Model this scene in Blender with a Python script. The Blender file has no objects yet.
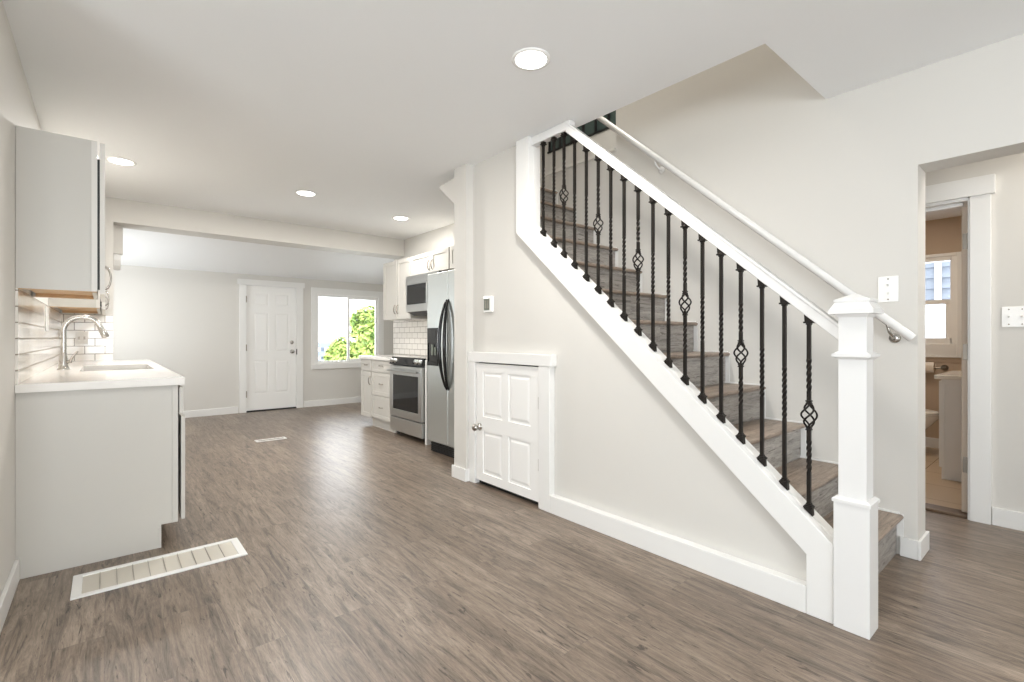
import bpy, bmesh, math, random
from mathutils import Vector, Matrix
C = bpy.context.scene
COL = C.collection
PI = math.pi
random.seed(7)

# ------------------------------------------------------------------ camera
cd = bpy.data.cameras.new('camera'); cam = bpy.data.objects.new('camera', cd); COL.objects.link(cam)
cd.sensor_width = 36; cd.lens = 483.0 / 1024 * 36; cd.shift_y = -3.0 / 1024; cd.clip_start = 0.02
cam.location = (0, 0, 1.15)
cam.rotation_euler = (PI / 2, 0, -math.atan((512 - 105) / 483.0))
C.camera = cam

# ------------------------------------------------------------------ world, exposure
w = bpy.data.worlds.new('world'); C.world = w; w.use_nodes = True
bg = w.node_tree.nodes['Background']
bg.inputs[0].default_value = (0.93, 0.97, 1.0, 1); bg.inputs[1].default_value = 2.4
vs = C.view_settings
C.display_settings.display_device = 'sRGB'
vs.view_transform = 'Standard'; vs.look = 'None'; vs.gamma = 1; vs.use_curve_mapping = False
vs.exposure = 0.36
C.cycles.use_denoising = True
C.cycles.max_bounces = 10; C.cycles.diffuse_bounces = 6; C.cycles.glossy_bounces = 4
C.cycles.transparent_max_bounces = 12
C.cycles.sample_clamp_indirect = 6.0

def area(name, loc, rot, sx, sy, power, col=(1, 1, 1)):
    l = bpy.data.lights.new(name, 'AREA'); l.shape = 'RECTANGLE'; l.size = sx; l.size_y = sy
    l.energy = power; l.color = col
    o = bpy.data.objects.new(name, l); COL.objects.link(o); o.location = loc; o.rotation_euler = rot
    return o
# unseen fill lights added behind the camera, tilted to the ceiling; daylight at other windows
DAY = (0.88, 0.945, 1.0)
area('fill_rear', (-0.2, -3.75, 1.15), (PI / 2 + 0.8, 0, 0), 2.6, 1.4, 112, DAY)     # faces +Y
area('fill_side', (-3.25, -0.3, 1.15), (PI / 2 + 0.8, 0, -PI / 2), 2.6, 1.4, 80, DAY) # faces +X
area('daylight_back_room', (-0.55, 7.45, 1.40), (PI / 2 + 0.25, 0, -PI / 2), 1.0, 1.2, 16, (0.92, 0.965, 1.0))
area('daylight_kitchen_window', (3.29, 8.65, 1.33), (-PI / 2, 0, 0), 1.1, 1.2, 16, DAY)
area('daylight_bathroom', (7.05, 1.15, 1.5), (PI / 2, 0, PI / 2), 0.6, 0.8, 6, DAY)
sun = bpy.data.lights.new('sun', 'SUN'); sun.energy = 3.0; sun.angle = math.radians(3); so_ = bpy.data.objects.new('sun', sun); COL.objects.link(so_)
so_.rotation_euler = (math.radians(28), 0, math.radians(-12)); so_.location = (0, -6, 9)

# ------------------------------------------------------------------ materials
def srgb(r, g, b):
    f = lambda c: (c / 255) / 12.92 if c / 255 <= 0.04045 else ((c / 255 + 0.055) / 1.055) ** 2.4
    return (f(r), f(g), f(b), 1)
def mat(name, col, rough=0.5, metal=0.0, bump=0.0, bscale=60, spec=None, vary=0.0, emis=None, aniso=None):
    m = bpy.data.materials.new(name); m.use_nodes = True
    nt = m.node_tree; p = nt.nodes['Principled BSDF']
    p.inputs['Base Color'].default_value = col; p.inputs['Roughness'].default_value = rough
    p.inputs['Metallic'].default_value = metal
    if spec is not None: p.inputs['Specular IOR Level'].default_value = spec
    tc = nt.nodes.new('ShaderNodeTexCoord')
    n = nt.nodes.new('ShaderNodeTexNoise'); n.inputs['Scale'].default_value = bscale; n.inputs['Detail'].default_value = 3
    if aniso:
        mp = nt.nodes.new('ShaderNodeMapping'); mp.inputs['Scale'].default_value = aniso
        nt.links.new(tc.outputs['Object'], mp.inputs[0]); nt.links.new(mp.outputs[0], n.inputs['Vector'])
    else:
        nt.links.new(tc.outputs['Object'], n.inputs['Vector'])
    if bump:
        b = nt.nodes.new('ShaderNodeBump'); b.inputs['Strength'].default_value = bump; b.inputs['Distance'].default_value = 0.002
        nt.links.new(n.outputs['Fac'], b.inputs['Height']); nt.links.new(b.outputs[0], p.inputs['Normal'])
    if vary:
        mx = nt.nodes.new('ShaderNodeMix'); mx.data_type = 'RGBA'
        mx.inputs['A'].default_value = tuple(c * (1 - vary) for c in col[:3]) + (1,)
        mx.inputs['B'].default_value = tuple(min(1, c * (1 + vary)) for c in col[:3]) + (1,)
        nt.links.new(n.outputs['Fac'], mx.inputs['Factor']); nt.links.new(mx.outputs['Result'], p.inputs['Base Color'])
    if emis:
        p.inputs['Emission Color'].default_value = emis[0]; p.inputs['Emission Strength'].default_value = emis[1]
    return m
M = {}
M['wall'] = mat('painted_wall', srgb(212, 209, 203), 0.62, bump=0.12, bscale=140)
M['ceil'] = mat('painted_ceiling', srgb(243, 244, 244), 0.75, bump=0.15, bscale=120)
M['bathwall'] = mat('bath_wall', srgb(192, 172, 150), 0.6, bump=0.1, bscale=140)
M['trim'] = mat('white_trim', srgb(231, 230, 227), 0.32, bump=0.03, bscale=40)
M['door'] = mat('white_door_paint', srgb(238, 237, 234), 0.35, bump=0.04, bscale=90)
M['cab'] = mat('grey_cabinet_paint', srgb(202, 199, 192), 0.38, bump=0.03, bscale=60)
M['cabedge'] = mat('pale_cabinet_edge', srgb(222, 219, 213), 0.38)
M['counter'] = mat('white_quartz', srgb(240, 237, 232), 0.12, vary=0.05, bscale=14)
M['rail'] = mat('white_rail', srgb(226, 225, 223), 0.25)
M['iron'] = mat('dark_bronze_iron', srgb(44, 40, 37), 0.42, metal=0.75, bump=0.2, bscale=200)
M['steel'] = mat('brushed_steel', srgb(198, 199, 197), 0.28, metal=1.0, bump=0.08, bscale=30, aniso=(1, 60, 1))
M['fridge'] = mat('grey_stainless', srgb(190, 193, 190), 0.34, metal=0.85, bump=0.06, bscale=30, aniso=(1, 1, 60))
M['nickel'] = mat('brushed_nickel', srgb(192, 188, 182), 0.22, metal=1.0)
M['black'] = mat('black_gloss', srgb(18, 18, 19), 0.12)
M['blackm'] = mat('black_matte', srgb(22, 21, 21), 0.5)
M['glassdark'] = mat('oven_glass', srgb(22, 23, 24), 0.05)
M['screen'] = mat('grey_screen', srgb(112, 118, 108), 0.2)
M['plastic'] = mat('white_plastic', srgb(244, 243, 240), 0.25)
M['porcelain'] = mat('porcelain', srgb(238, 234, 226), 0.1)
M['bathdoor'] = mat('bath_door_paint', srgb(212, 196, 178), 0.45)
M['under'] = mat('maple_underside', srgb(196, 160, 118), 0.5, vary=0.15, bscale=8, aniso=(1, 14, 1))
M['hinge'] = mat('satin_hinge', srgb(150, 142, 132), 0.35, metal=0.9)
M['paper'] = mat('toilet_paper', srgb(232, 222, 208), 0.9, bump=0.2, bscale=50)
M['teal'] = mat('dark_green_glass', srgb(78, 92, 88), 0.15)
M['siding'] = mat('pale_siding', srgb(150, 160, 176), 0.7)
M['ground'] = mat('pale_concrete', srgb(210, 210, 205), 0.9, vary=0.06, bscale=3)
M['bark'] = mat('bark', srgb(92, 74, 56), 0.9, bump=0.6, bscale=20)
M['frost'] = mat('frosted_glass', srgb(226, 232, 240), 0.35)
M['lens'] = mat('lit_lens', (1, 1, 1, 1), 0.5, emis=((1, 0.98, 0.95, 1), 7))

def glass():
    m = bpy.data.materials.new('clear_glass'); m.use_nodes = True; nt = m.node_tree
    nt.nodes.clear(); o = nt.nodes.new('ShaderNodeOutputMaterial'); mx = nt.nodes.new('ShaderNodeMixShader')
    t = nt.nodes.new('ShaderNodeBsdfTransparent'); g = nt.nodes.new('ShaderNodeBsdfGlossy'); g.inputs['Roughness'].default_value = 0.02
    f = nt.nodes.new('ShaderNodeFresnel'); f.inputs['IOR'].default_value = 1.4
    nt.links.new(f.outputs[0], mx.inputs[0]); nt.links.new(t.outputs[0], mx.inputs[1]); nt.links.new(g.outputs[0], mx.inputs[2])
    nt.links.new(mx.outputs[0], o.inputs[0]); return m
M['glass'] = glass()
def frosted():
    m = bpy.data.materials.new('frosted_pane'); m.use_nodes = True; nt = m.node_tree; nt.nodes.clear()
    o = nt.nodes.new('ShaderNodeOutputMaterial'); t = nt.nodes.new('ShaderNodeBsdfTranslucent'); t.inputs[0].default_value = (0.93, 0.96, 1, 1)
    nt.links.new(t.outputs[0], o.inputs[0]); return m
M['frostpane'] = frosted()

def plank_mat(name, axis, plank=(1.22, 0.18), base=((112, 97, 84), (163, 147, 131)), rough=0.36, joints=True, knots=1.0):
    """weathered grey-brown laminate; grain runs along `axis` ('X' or 'Y') of object space"""
    m = bpy.data.materials.new(name); m.use_nodes = True; nt = m.node_tree; p = nt.nodes['Principled BSDF']
    N = nt.nodes.new; L = nt.links.new
    tc = N('ShaderNodeTexCoord'); sp = N('ShaderNodeSeparateXYZ'); L(tc.outputs['Object'], sp.inputs[0])
    cb = N('ShaderNodeCombineXYZ')
    add = N('ShaderNodeMath'); add.operation = 'ADD'
    if axis == 'Y':
        L(sp.outputs['Y'], cb.inputs[0]); L(sp.outputs['X'], add.inputs[0]); L(sp.outputs['Z'], add.inputs[1])
    else:
        L(sp.outputs['X'], cb.inputs[0]); L(sp.outputs['Y'], add.inputs[0]); L(sp.outputs['Z'], add.inputs[1])
    L(add.outputs[0], cb.inputs[1])
    br = N('ShaderNodeTexBrick'); L(cb.outputs[0], br.inputs['Vector'])
    br.inputs['Scale'].default_value = 1; br.inputs['Brick Width'].default_value = plank[0]; br.inputs['Row Height'].default_value = plank[1]
    br.inputs['Mortar Size'].default_value = 0.0008 if joints else 0.0; br.inputs['Mortar Smooth'].default_value = 0.3
    br.offset = 0.37; br.offset_frequency = 2; br.inputs['Bias'].default_value = 0
    br.inputs['Color1'].default_value = (0, 0, 0, 1); br.inputs['Color2'].default_value = (1, 1, 1, 1); br.inputs['Mortar'].default_value = (0.5, 0.5, 0.5, 1)
    # per-plank offset of the grain
    off = N('ShaderNodeVectorMath'); off.operation = 'MULTIPLY_ADD'; L(br.outputs['Color'], off.inputs[0])
    off.inputs[1].default_value = (37, 11, 5); L(cb.outputs[0], off.inputs[2])
    def noise(sx, sy, det, rgh=0.6, dist=0.0):
        mp = N('ShaderNodeMapping'); mp.inputs['Scale'].default_value = (sx, sy, 1); L(off.outputs[0], mp.inputs[0])
        n = N('ShaderNodeTexNoise'); n.inputs['Scale'].default_value = 1; n.inputs['Detail'].default_value = det
        n.inputs['Roughness'].default_value = rgh; n.inputs['Distortion'].default_value = dist
        L(mp.outputs[0], n.inputs['Vector']); return n
    g1 = noise(2.4, 26, 12, 0.80, 1.2); g2 = noise(14, 120, 5, 0.75, 0.8); g3 = noise(2.0, 7, 6, 0.7, 0.8)
    ramp = N('ShaderNodeValToRGB'); L(g1.outputs['Fac'], ramp.inputs[0])
    e = ramp.color_ramp.elements; e[0].position = 0.36; e[0].color = srgb(*[c * 0.70 for c in base[0]]); e[1].position = 0.64; e[1].color = srgb(*base[1])
    el = ramp.color_ramp.elements.new(0.5); el.color = srgb(*[(a + b) / 2 for a, b in zip(*base)])
    # plank tone
    mx = N('ShaderNodeMix'); mx.data_type = 'RGBA'; mx.blend_type = 'MULTIPLY'; mx.inputs['Factor'].default_value = 1
    rp = N('ShaderNodeValToRGB'); L(br.outputs['Color'], rp.inputs[0]); r = rp.color_ramp.elements
    r[0].color = (0.74, 0.72, 0.70, 1); r[1].color = (1.0, 1.0, 1.0, 1)
    L(ramp.outputs[0], mx.inputs['A']); L(rp.outputs[0], mx.inputs['B'])
    # fine grain
    mx2 = N('ShaderNodeMix'); mx2.data_type = 'RGBA'; mx2.blend_type = 'MULTIPLY'; mx2.inputs['Factor'].default_value = 0.8
    rp2 = N('ShaderNodeValToRGB'); L(g2.outputs['Fac'], rp2.inputs[0]); r = rp2.color_ramp.elements
    r[0].position = 0.3; r[0].color = (0.60, 0.58, 0.56, 1); r[1].position = 0.6; r[1].color = (1.08, 1.08, 1.08, 1)
    L(mx.outputs['Result'], mx2.inputs['A']); L(rp2.outputs[0], mx2.inputs['B'])
    # broad worn patches
    mx3 = N('ShaderNodeMix'); mx3.data_type = 'RGBA'; mx3.blend_type = 'MULTIPLY'; mx3.inputs['Factor'].default_value = 0.75
    rp3 = N('ShaderNodeValToRGB'); L(g3.outputs['Fac'], rp3.inputs[0]); r = rp3.color_ramp.elements
    r[0].position = 0.32; r[0].color = (0.74, 0.71, 0.68, 1); r[1].position = 0.62; r[1].color = (1.08, 1.08, 1.08, 1)
    L(mx2.outputs['Result'], mx3.inputs['A']); L(rp3.outputs[0], mx3.inputs['B'])
    # dark cracks
    g4 = noise(4.5, 34, 4, 0.6, 2.4); rp4 = N('ShaderNodeValToRGB'); L(g4.outputs['Fac'], rp4.inputs[0]); r = rp4.color_ramp.elements
    r[0].position = 0.325; r[0].color = (0.30, 0.27, 0.25, 1); r[1].position = 0.385; r[1].color = (1, 1, 1, 1)
    mx4 = N('ShaderNodeMix'); mx4.data_type = 'RGBA'; mx4.blend_type = 'MULTIPLY'; mx4.inputs['Factor'].default_value = knots
    L(mx3.outputs['Result'], mx4.inputs['A']); L(rp4.outputs[0], mx4.inputs['B'])
    mx5 = N('ShaderNodeMix'); mx5.data_type = 'RGBA'; L(br.outputs['Fac'], mx5.inputs['Factor'])
    L(mx4.outputs['Result'], mx5.inputs['A']); mx5.inputs['B'].default_value = srgb(96, 87, 79)
    L(mx5.outputs['Result'], p.inputs['Base Color'])
    p.inputs['Roughness'].default_value = rough; p.inputs['Specular IOR Level'].default_value = 0.65
    b = N('ShaderNodeBump'); b.inputs['Strength'].default_value = 0.25; b.inputs['Distance'].default_value = 0.0015
    L(g2.outputs['Fac'], b.inputs['Height']); L(b.outputs[0], p.inputs['Normal'])
    return m
M['floor'] = plank_mat('grey_brown_laminate', 'Y')
M['tread'] = plank_mat('stair_tread_laminate', 'X', (3, 0.4), ((142, 126, 112), (178, 162, 147)), 0.4, False)
M['riser'] = plank_mat('stair_riser_laminate', 'X', (3, 0.4), ((150, 146, 141), (196, 192, 186)), 0.45, False)

def tile_mat(name, u, v, bw, rh, col, grout, rough=0.08, mortar=0.0032, off=0.5):
    m = bpy.data.materials.new(name); m.use_nodes = True; nt = m.node_tree; p = nt.nodes['Principled BSDF']
    N = nt.nodes.new; L = nt.links.new
    tc = N('ShaderNodeTexCoord'); sp = N('ShaderNodeSeparateXYZ'); L(tc.outputs['Object'], sp.inputs[0]); cb = N('ShaderNodeCombineXYZ')
    L(sp.outputs[u], cb.inputs[0]); L(sp.outputs[v], cb.inputs[1])
    br = N('ShaderNodeTexBrick'); L(cb.outputs[0], br.inputs['Vector']); br.inputs['Scale'].default_value = 1
    br.inputs['Brick Width'].default_value = bw; br.inputs['Row Height'].default_value = rh; br.inputs['Mortar Size'].default_value = mortar
    br.offset = off
    br.inputs['Color1'].default_value = col; br.inputs['Color2'].default_value = tuple(c * 0.95 for c in col[:3]) + (1,); br.inputs['Mortar'].default_value = grout
    L(br.outputs['Color'], p.inputs['Base Color'])
    rr = N('ShaderNodeMath'); rr.operation = 'MULTIPLY_ADD'; L(br.outputs['Fac'], rr.inputs[0]); rr.inputs[1].default_value = 0.6; rr.inputs[2].default_value = rough
    L(rr.outputs[0], p.inputs['Roughness'])
    b = N('ShaderNodeBump'); b.invert = True; b.inputs['Strength'].default_value = 0.6; b.inputs['Distance'].default_value = 0.002
    L(br.outputs['Fac'], b.inputs['Height']); L(b.outputs[0], p.inputs['Normal'])
    return m
TW = srgb(240, 236, 229); GR = srgb(146, 137, 126)
M['tileYZ'] = tile_mat('subway_tile_side', 'Y', 'Z', 0.15, 0.0765, TW, GR)
M['tileXZ'] = tile_mat('subway_tile_return', 'X', 'Z', 0.15, 0.0765, TW, GR)
M['bathtile'] = tile_mat('bath_floor_tile', 'X', 'Y', 0.45, 0.45, srgb(196, 176, 150), srgb(150, 130, 108), 0.3, 0.003, 0.0)
M['grille'] = tile_mat('return_air_filter', 'X', 'Y', 0.062, 0.31, srgb(206, 203, 192), srgb(150, 148, 138), 0.6, 0.002, 0.0)

def leaf_mat():
    m = mat('leaves', srgb(150, 190, 84), 0.5); nt = m.node_tree; p = nt.nodes['Principled BSDF']
    tc = nt.nodes.new('ShaderNodeTexCoord'); n = nt.nodes.new('ShaderNodeTexNoise'); n.inputs['Scale'].default_value = 6
    r = nt.nodes.new('ShaderNodeValToRGB'); r.color_ramp.elements[0].position = 0.35; r.color_ramp.elements[1].position = 0.65
    r.color_ramp.elements[0].color = srgb(110, 146, 66); r.color_ramp.elements[1].color = srgb(214, 228, 132)
    nt.links.new(tc.outputs['Object'], n.inputs['Vector']); nt.links.new(n.outputs['Fac'], r.inputs[0]); nt.links.new(r.outputs[0], p.inputs['Base Color'])
    return m
M['leaf'] = leaf_mat()

# ------------------------------------------------------------------ mesh helpers (world coordinates)
class MB:
    def __init__(s): s.v = []; s.f = []; s.sm = []
    def add(s, vs, fs, smooth=False):
        n = len(s.v); s.v += [Vector(v) for v in vs]; s.f += [tuple(i + n for i in f) for f in fs]; s.sm += [smooth] * len(fs); return s
    def box(s, x0, x1, y0, y1, z0, z1, T=None):
        x0, x1 = sorted((x0, x1)); y0, y1 = sorted((y0, y1)); z0, z1 = sorted((z0, z1))
        vs = [(x, y, z) for z in (z0, z1) for y in (y0, y1) for x in (x0, x1)]
        if T is not None: vs = [T @ Vector(v) for v in vs]
        return s.add(vs, [(0, 2, 3, 1), (4, 5, 7, 6), (0, 1, 5, 4), (2, 6, 7, 3), (0, 4, 6, 2), (1, 3, 7, 5)])
    def prism(s, pts, ax, a, b):
        """polygon pts in the plane normal to ax, extruded a..b. ax='X': pts=(y,z); 'Y': (x,z); 'Z': (x,y)"""
        def mk(p, t):
            return {'X': (t, p[0], p[1]), 'Y': (p[0], t, p[1]), 'Z': (p[0], p[1], t)}[ax]
        n = len(pts); vs = [mk(p, a) for p in pts] + [mk(p, b) for p in pts]
        fs = [tuple(range(n))[::-1], tuple(range(n, 2 * n))] + [(i, (i + 1) % n, n + (i + 1) % n, n + i) for i in range(n)]
        return s.add(vs, fs)
    def ring(s, rings, smooth=True, cap=True):
        n = len(rings[0]); vs = [p for r in rings for p in r]; fs = []
        for k in range(len(rings) - 1):
            for i in range(n):
                j = (i + 1) % n; fs.append((k * n + i, k * n + j, (k + 1) * n + j, (k + 1) * n + i))
        s.add(vs, fs, smooth)
        if cap: s.add(rings[0], [tuple(range(n))[::-1]]); s.add(rings[-1], [tuple(range(n))])
        return s
    def lathe(s, c, prof, n=20, ax='Z', smooth=True):
        """prof = [(r, t)] along axis from point c"""
        rings = []
        for r, t in prof:
            rg = []
            for i in range(n):
                a = 2 * PI * i / n; p, q = r * math.cos(a), r * math.sin(a)
                rg.append(Vector(c) + {'Z': Vector((p, q, t)), 'X': Vector((t, p, q)), 'Y': Vector((q, t, p))}[ax])
            rings.append(rg)
        return s.ring(rings, smooth)
    def tube(s, pts, r, n=10, smooth=True):
        pts = [Vector(p) for p in pts]; rs = r if isinstance(r, (list, tuple)) else [r] * len(pts)
        rings = []; up = None
        for i, p in enumerate(pts):
            d = (pts[min(i + 1, len(pts) - 1)] - pts[max(i - 1, 0)]).normalized()
            if up is None:
                up = Vector((0, 0, 1)) if abs(d.z) < 0.9 else Vector((1, 0, 0))
            a = d.cross(up).normalized(); b = a.cross(d).normalized(); up = b
            rings.append([p + a * rs[i] * math.cos(2 * PI * k / n) + b * rs[i] * math.sin(2 * PI * k / n) for k in range(n)])
        return s.ring(rings, smooth)
ORG = {}
def build(name, mb, m, parent=None, bev=0.0, kind=None, seg=2):
    org = Vector((0, 0, 0))
    if parent is not None: org = ORG[parent.name]
    me = bpy.data.meshes.new(name); me.from_pydata([v - org for v in mb.v], [], mb.f); me.validate()
    bm = bmesh.new(); bm.from_mesh(me); bmesh.ops.recalc_face_normals(bm, faces=bm.faces); bm.to_mesh(me); bm.free()
    if len(me.polygons) == len(mb.sm):
        for p, sflag in zip(me.polygons, mb.sm): p.use_smooth = sflag
    me.materials.append(m)
    o = bpy.data.objects.new(name, me); COL.objects.link(o)
    if parent is not None: o.parent = parent
    ORG[o.name] = org
    if bev:
        b = o.modifiers.new('bevel', 'BEVEL'); b.width = bev; b.segments = seg; b.limit_method = 'ANGLE'; b.angle_limit = math.radians(40)
    if kind: o['kind'] = kind
    return o
def struct(name, mb, m, bev=0.0): return build(name, mb, m, None, bev, 'structure')
def thing(name, label, cat, loc=(0, 0, 0), group=None):
    o = bpy.data.objects.new(name, None); COL.objects.link(o); o.location = loc; o.empty_display_size = 0.1
    o['label'] = label; o['category'] = cat
    if group: o['group'] = group
    ORG[o.name] = Vector(loc); return o
def tag(o, label, cat, group=None):
    o['label'] = label; o['category'] = cat
    if group: o['group'] = group
    return o
def sgroup(name, loc=(0, 0, 0)):
    o = bpy.data.objects.new(name, None); COL.objects.link(o); o.location = loc; o['kind'] = 'structure'; ORG[o.name] = Vector(loc); return o
def dup(root, loc, label, group=None):
    r = root.copy(); COL.objects.link(r); r.location = loc; r['label'] = label
    if group: r['group'] = group
    for ch in list(root.children):
        c = ch.copy(); COL.objects.link(c); c.parent = r
        for g in ch.children:
            d = g.copy(); COL.objects.link(d); d.parent = c
    return r
B = lambda *a: MB().box(*a)

# ================================================================== THE SHELL
H = 2.55
XL, XS, XF, XH = -0.326, 2.285, 3.23, 4.19       # left wall, stair wall, far stair wall, hall wall faces
YB = 8.35
f = B(-3.2, 4.30, -3.7, 8.5, -0.12, 0.0)
struct('floor', f, M['floor'])
struct('floor_bathroom', B(4.30, 6.72, -0.5, 1.9, -0.12, 0.005), M['bathtile'])

# ceiling slabs round the stairwell opening, and the sloped ceiling of the back room
c = MB()
c.box(-3.2, 2.40, -3.7, 6.25, H, H + 0.16)
c.box(2.40, 4.32, -3.7, 0.98, H, H + 0.16)
c.box(3.42, 4.32, 0.98, 3.41, H, H + 0.16)
c.box(2.40, 3.42, 3.455, 6.25, H, H + 0.16)
c.box(3.42, 4.32, 3.41, 6.6, H, H + 0.16)
struct('ceiling', c, M['ceil'])
c = MB().prism([(6.55, 2.50), (YB + 0.02, 2.13), (YB + 0.02, 2.30), (6.55, 2.67)], 'X', -0.5, 4.30)
struct('ceiling_back_room', c, M['ceil'])
struct('ceiling_bathroom', B(4.31, 6.72, -0.5, 1.9, 2.38, 2.5), M['ceil'])
struct('ceiling_upstairs', B(2.2, 4.42, 0.8, 5.5, 4.9, 5.0), M['ceil'])

struct('floor_upstairs', MB().box(2.41, 4.19, 3.456, 5.24, 2.712, 2.74), M['floor'])
# left side
wl = MB()
wl.box(XL - 0.14, XL, 2.50, 6.80, 0, H)
wl.box(XL - 0.14, XL, 6.80, 8.10, 0, 0.85); wl.box(XL - 0.14, XL, 6.80, 8.10, 2.05, H); wl.box(XL - 0.14, XL, 8.10, YB, 0, H)
wl.box(-3.2, XL - 0.14, 2.50, 2.64, 0, H)
struct('wall_left', wl, M['wall'])
ws = MB()   # living area behind the camera: side and rear walls, unseen openings added to let light in
ws.box(-3.2, -3.06, -3.6, -1.6, 0, H); ws.box(-3.2, -3.06, 1.0, 2.5, 0, H); ws.box(-3.2, -3.06, -1.6, 1.0, 0, 0.6); ws.box(-3.2, -3.06, -1.6, 1.0, 2.3, H)
struct('wall_living_side', ws, M['wall'])
wr = MB()
wr.box(-3.2, -1.5, -3.7, -3.56, 0, H); wr.box(1.1, 4.32, -3.7, -3.56, 0, H); wr.box(-1.5, 1.1, -3.7, -3.56, 0, 0.6); wr.box(-1.5, 1.1, -3.7, -3.56, 2.3, H)
struct('wall_rear', wr, M['wall'])

# return wall and beam at the end of the kitchen
rb = MB()
rb.box(XL, 0.065, 6.25, 6.55, 0, H)
rb.box(0.065, 3.258, 6.25, 6.55, 2.31, H)
struct('wall_kitchen_return', rb, M['wall'])
struct('trim_1', B(0.067, 0.142, 6.42, 6.54, 2.02, 2.309), M['wall'])
cb_ = MB().prism([(6.44, 2.02), (6.53, 2.02), (6.53, 1.86), (6.51, 1.86), (6.47, 1.90), (6.445, 1.96)], 'X', 0.067, 0.125)
struct('trim_2', cb_, M['trim'], 0.006)

# kitchen right wall, fridge nook wall
wk = MB()
wk.box(3.26, 3.42, 3.41, 6.57, 0, H)
struct('wall_kitchen', wk, M['wall'])
wn = MB().box(2.36, 3.26, 3.35, 3.408, 0, 2.478)
wn.box(2.215, 2.36, 3.20, 3.372, 0, H); wn.box(2.30, 2.36, 3.372, 3.408, 0, H)
struct('wall_stub', wn, M['wall'])
# little sloped soffit at the top of the stub
wd = MB().prism([(3.373, 2.25), (3.635, 2.455), (3.635, 2.470), (3.373, 2.495)], 'X', 2.235, 2.299)
struct('trim_3', wd, M['wall'])
# back room right wall
struct('wall_back_room_right', MB().box(4.16, 4.30, 6.6, YB, 0, 2.6).box(3.42, 4.30, 6.45, 6.6, 0, H), M['wall'])

# back wall with door and window openings
DX0, DX1, DZ = 1.652, 2.418, 1.98
WX0, WX1, WZ0, WZ1 = 2.735, 3.835, 0.712, 1.905
wb = MB()
wb.box(-0.5, DX0, YB, YB + 0.15, 0, 2.3); wb.box(DX0, DX1, YB, YB + 0.15, DZ, 2.3)
wb.box(DX1, WX0, YB, YB + 0.15, 0, 2.3); wb.box(WX0, WX1, YB, YB + 0.15, 0, WZ0); wb.box(WX0, WX1, YB, YB + 0.15, WZ1, 2.3)
wb.box(WX1, 4.30, YB, YB + 0.15, 0, 2.3)
struct('wall_back', wb, M['wall'])

# far stair wall with the wide opening to the hall
wf = MB()
wf.box(XF, 3.41, 0.56, 2.50, 0, H); wf.box(XF, 3.41, 2.50, 3.41, 0, 2.70)
wf.box(XF, 3.41, -0.75, 0.56, 2.05, H); wf.box(XF, 3.41, -3.56, -0.75, 0, H)
wf.box(XF, 3.41, 0.82, 2.50, H, 4.9)
struct('wall_stairwell', wf, M['wall'])
# hall wall with bathroom doorway
BY0, BY1, BZ = 0.469, 1.24, 2.055
wh = MB()
wh.box(XH, 4.30, -3.56, BY0, 0, H); wh.box(XH, 4.30, BY0, BY1, BZ, H); wh.box(XH, 4.30, BY1, 3.41, 0, H)
wh.box(3.41, XH, 3.30, 3.41, 0, H)
struct('wall_hall', wh, M['wall'])
# upstairs: outer wall with a high strip window, end walls
wu = MB()
SY0, SY1, SZ0, SZ1 = 2.75, 4.29, 3.43, 3.95
wu.box(4.20, 4.34, 0.8, SY0, 2.71, 4.9); wu.box(4.20, 4.34, SY0, SY1, 2.71, SZ0); wu.box(4.20, 4.34, SY0, SY1, SZ1, 4.9); wu.box(4.20, 4.34, SY1, 5.4, 2.71, 4.9)
wu.box(2.26, 4.20, 5.25, 5.4, 2.71, 4.9); wu.box(2.26, 2.40, 0.8, 5.25, 2.71, 4.9); wu.box(2.40, 3.23, 0.84, 0.98, 2.71, 4.9)
struct('wall_upstairs', wu, M['wall'])
struct('trim_4', B(3.215, 3.43, 2.505, 3.42, 2.70, 2.725), M['cabedge'])

# stair (under-stair) wall, stringer line zl(Y)
zl = lambda y: 0.252 + 0.886 * (y - 0.754)
zt = lambda y: zl(y) + 0.155
us = MB()
us.prism([(0.652, 0), (3.2, 0), (3.2, H), (2.60, H), (2.60, zt(2.60) - 0.03), (0.652, zt(0.652) - 0.03)], 'X', XS, 2.345)
struct('wall_stair_side', us, M['wall'])

# ------------------------------------------------------------------ trims and baseboards
tr = MB()      # stringer board, vertical board, bottom block (front faces at X=2.235)
tr.prism([(0.652, 0.0), (0.75, 0.0), (0.75, zl(0.75)), (2.47, zl(2.47)), (2.61, zl(2.61)), (2.61, H - 0.002), (2.48, H - 0.002), (2.48, zt(2.48)), (0.652, zt(0.652))], 'X', 2.235, XS)
tr.prism([(0.652, zt(0.652) - 0.03), (2.50, zt(2.50) - 0.03), (2.50, zt(2.50)), (0.652, zt(0.652))], 'X', XS, 2.352)
tr.box(XS, 2.352, 2.48, 2.60, zt(2.48) - 0.03, H - 0.002)
struct('trim_5', tr, M['trim'], 0.003)
struct('baseboard_stair_side', B(2.235, XS - 0.001, 0.751, 2.271, 0, 0.115), M['trim'], 0.003)
bs = MB(); bs.box(2.198, 2.214, 3.185, 3.388, 0, 0.10); bs.box(2.2145, 2.283, 3.185, 3.199, 0, 0.10)
struct('baseboard_stub', bs, M['trim'], 0.003)
struct('baseboard_left', B(XL, XL + 0.016, 2.5, 3.262, 0, 0.10), M['trim'], 0.003)
bb = MB(); bb.box(0.066, 1.555, YB - 0.016, YB, 0, 0.10); bb.box(2.520, 4.16, YB - 0.016, YB, 0, 0.10)
struct('baseboard_back', bb, M['trim'], 0.003)
be = MB(); be.box(3.212, XF - 0.001, 0.5595, 0.632, 0, 0.10); be.box(3.212, 3.428, 0.545, 0.559, 0, 0.10); be.box(3.411, 3.428, 0.56, 3.3, 0, 0.10)
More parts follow.
